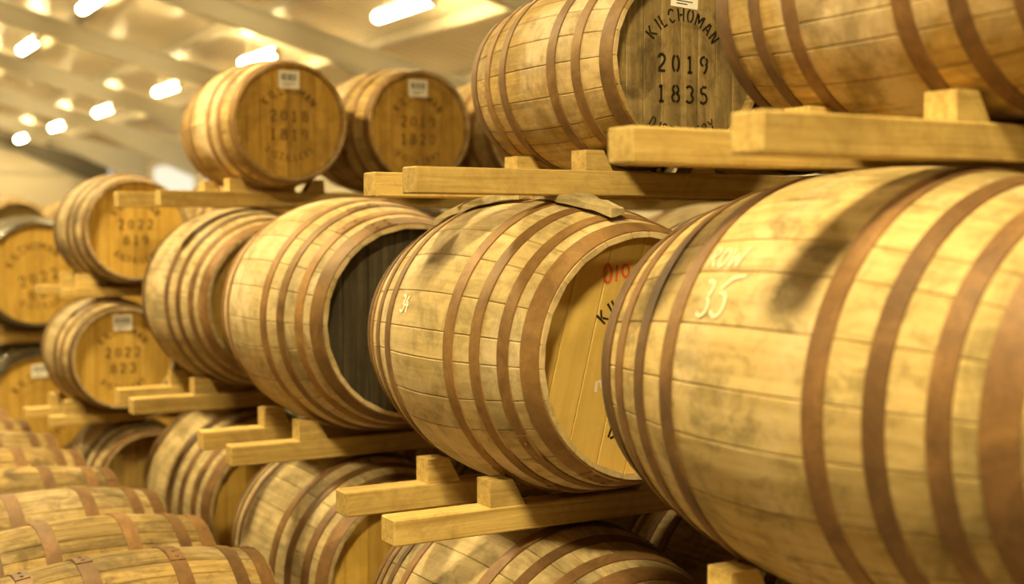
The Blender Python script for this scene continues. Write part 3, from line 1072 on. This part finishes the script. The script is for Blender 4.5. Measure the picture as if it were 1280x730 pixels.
# ------------------------------------------------------------------ stacks further down the aisle
Y1 = 7.66
z1 = [0.455, 1.158, 1.861]
px1 = [1.86, 1.72, 1.80]
kb = K['barrel']
names1 = ['brown-headed oak barrel, lowest of the three-barrel stack', 'golden-headed barrel with a paper label, middle of the three-barrel stack',
          'golden-headed barrel stencilled 2022, topmost of the three-barrel stack']
st1 = []
for i in range(3):
    st1.append(cask('barrel', px1[i], Y1, z1[i], names1[i], 'barrel', name='oak_barrel', stave='butt_stave_grey', hoop='hoop_brown',
                    head=('head_brown', 'head_gold', 'head_gold')[i], roll=i * 0.7, scale=0.97))
    cask('barrel', px1[i] + 0.70, Y1, z1[i], 'oak barrel racked beside ' + ('the lowest barrel of the three-barrel stack', 'the middle barrel of the three-barrel stack', 'the top barrel of the three-barrel stack')[i],
         'barrel', name='oak_barrel', stave='barrel_stave', head='head_brown', scale=0.97)
    zr = z1[i] - kb.r((DY - RAIL_W / 2) / 0.97) * 0.97 - 0.061
    dsc = ('the lowest barrel of the three-barrel stack', 'the middle barrel of the three-barrel stack', 'the top barrel of the three-barrel stack')[i]
    for dy, en, xe in ((-DY, 'head end', px1[i] - 0.36), (DY, 'far end', px1[i] - 0.42)):
        rail(xe, 3.0, Y1 + dy, zr, 'timber rail under %s, at its %s' % (dsc, en), h=0.052)
        chock('barrel', px1[i], Y1 + dy, zr + 0.052, z1[i], -1, 'timber chock on the aisle side of %s, %s' % (dsc, en), 0.97)
head_print(st1[2], 'barrel', [('2022', 0.030), ('819', -0.060)], arc_r=0.155, sz=0.05)
head_print(st1[1], 'barrel', [('2022', 0.030), ('823', -0.060)], arc_r=0.155, sz=0.05)
paper_label(st1[1], 'barrel', 0.20)

Y0 = 9.85
kh = K['hogshead']
z0 = [0.645, 1.55]
for i in range(2):
    dsc = ('the lower black-hooped hogshead', 'the upper black-hooped hogshead')[i]
    h = cask('hogshead', 1.66, Y0, z0[i], ('black-hooped hogshead on the lower rails, paper label on its head', 'black-hooped hogshead with golden stencilled head, upper of its stack')[i],
             'hogshead', name='oak_hogshead', stave='dark_stave', hoop='hoop_dark', head='head_gold', roll=i * 1.1)
    if i == 1:
        head_print(h, 'hogshead', [('2022', -0.02), ('807', -0.115)], s=1.15, arc_r=0.17, roll=-0.25)
    else:
        head_print(h, 'hogshead', [], s=1.15, arc_r=0.17)
        paper_label(h, 'hogshead', 0.24)
    cask('hogshead', 1.66 + 0.86, Y0, z0[i], 'oak hogshead racked beside ' + dsc, 'hogshead', name='oak_hogshead', stave='butt_stave_grey', hoop='hoop_dark', head='head_gold')
    zr = z0[i] - kh.r(DY - RAIL_W / 2) - RAIL_H - 0.009
    for dy, en in ((-DY, 'head end'), (DY, 'far end')):
        rail(1.16, 3.4, Y0 + dy, zr, 'timber rail under %s, at its %s' % (dsc, en))
        chock('hogshead', 1.66, Y0 + dy, zr + RAIL_H, z0[i], -1, 'timber chock on the aisle side of %s, %s' % (dsc, en))

# far rows: only those the photograph can see over the stacks
n_far = 0
FZ = (0.44, 1.14, 1.84)
for j in range(7):
    y = 11.6 + 1.35 * j
    for ti, zc in enumerate(FZ):
        xs = []
        for cidx in range(9):
            x = 1.25 + 0.70 * cidx + 0.10 * (j % 3)
            px, py, z = project((x, y, zc))
            if -40 < px < 150 and (ti > 0 or px < 60) and not (ti == 2 and j < 1):
                xs.append(x)
                cask('hogshead', x, y, zc, 'oak hogshead in the rows beyond the black-hooped stack', 'hogshead',
                     'hogsheads in the far rows', name='oak_hogshead', stave='butt_stave', hoop='hoop_tan', head='head_brown', lod=1, scale=0.79)
                n_far += 1
        if xs:
            for dy in (-DY, DY):
                rail(xs[0] - 0.42, xs[-1] + 0.45, y + dy, zc - kh.r((DY - RAIL_W / 2) / 0.79) * 0.79 - 0.069, 'timber rail in the rows beyond the black-hooped stack',
                     group='rails in the far rows', h=0.06)

# ------------------------------------------------------------------ casks laid side by side on the aisle floor
kf = K['floor']
FTOP = CAM_H - 1.085
ang = rad(2.34)
fx, fy = 1.035, 4.37
SP = 0.608
nfloor = 8
words = ['first', 'second', 'third', 'fourth', 'fifth', 'sixth', 'seventh', 'eighth', 'ninth', 'tenth']
for i in range(nfloor):
    x = fx - math.sin(ang) * SP * i + random.uniform(-0.012, 0.012)
    y = fy + math.cos(ang) * SP * i
    # lies with its axis across the aisle
    e = cask('floor', x, y, FTOP - kf.R, 'rust-hooped barrel lying across the aisle, %s in its line from the open end' % words[i], 'barrel',
             name='oak_barrel', stave='floor_stave', hoop='hoop_brown', head='head_brown', rotz=rad(90) + ang + random.uniform(-0.015, 0.015), roll=i * 1.37)
zf = FTOP - 2 * kf.R
L_ = SP * (nfloor - 1) + 0.75
for dx in (-0.25, 0.25):
    me = box_mesh('timber_rail', 0.10, L_, zf + (kf.R - kf.r(0.20)) - 0.005, 0.004, 'base')
    o = obj('timber_rail', me, M['rail'], None, (fx + dx - math.sin(ang) * SP * (nfloor - 1) / 2, fy + math.cos(ang) * SP * (nfloor - 1) / 2, 0), (0, 0, ang))
    tag(o, 'long timber rail under the line of barrels on the aisle floor, %s' % ('rack side' if dx > 0 else 'open side'), 'timber rail')
print('far casks', n_far, 'objects', len(sc.objects))
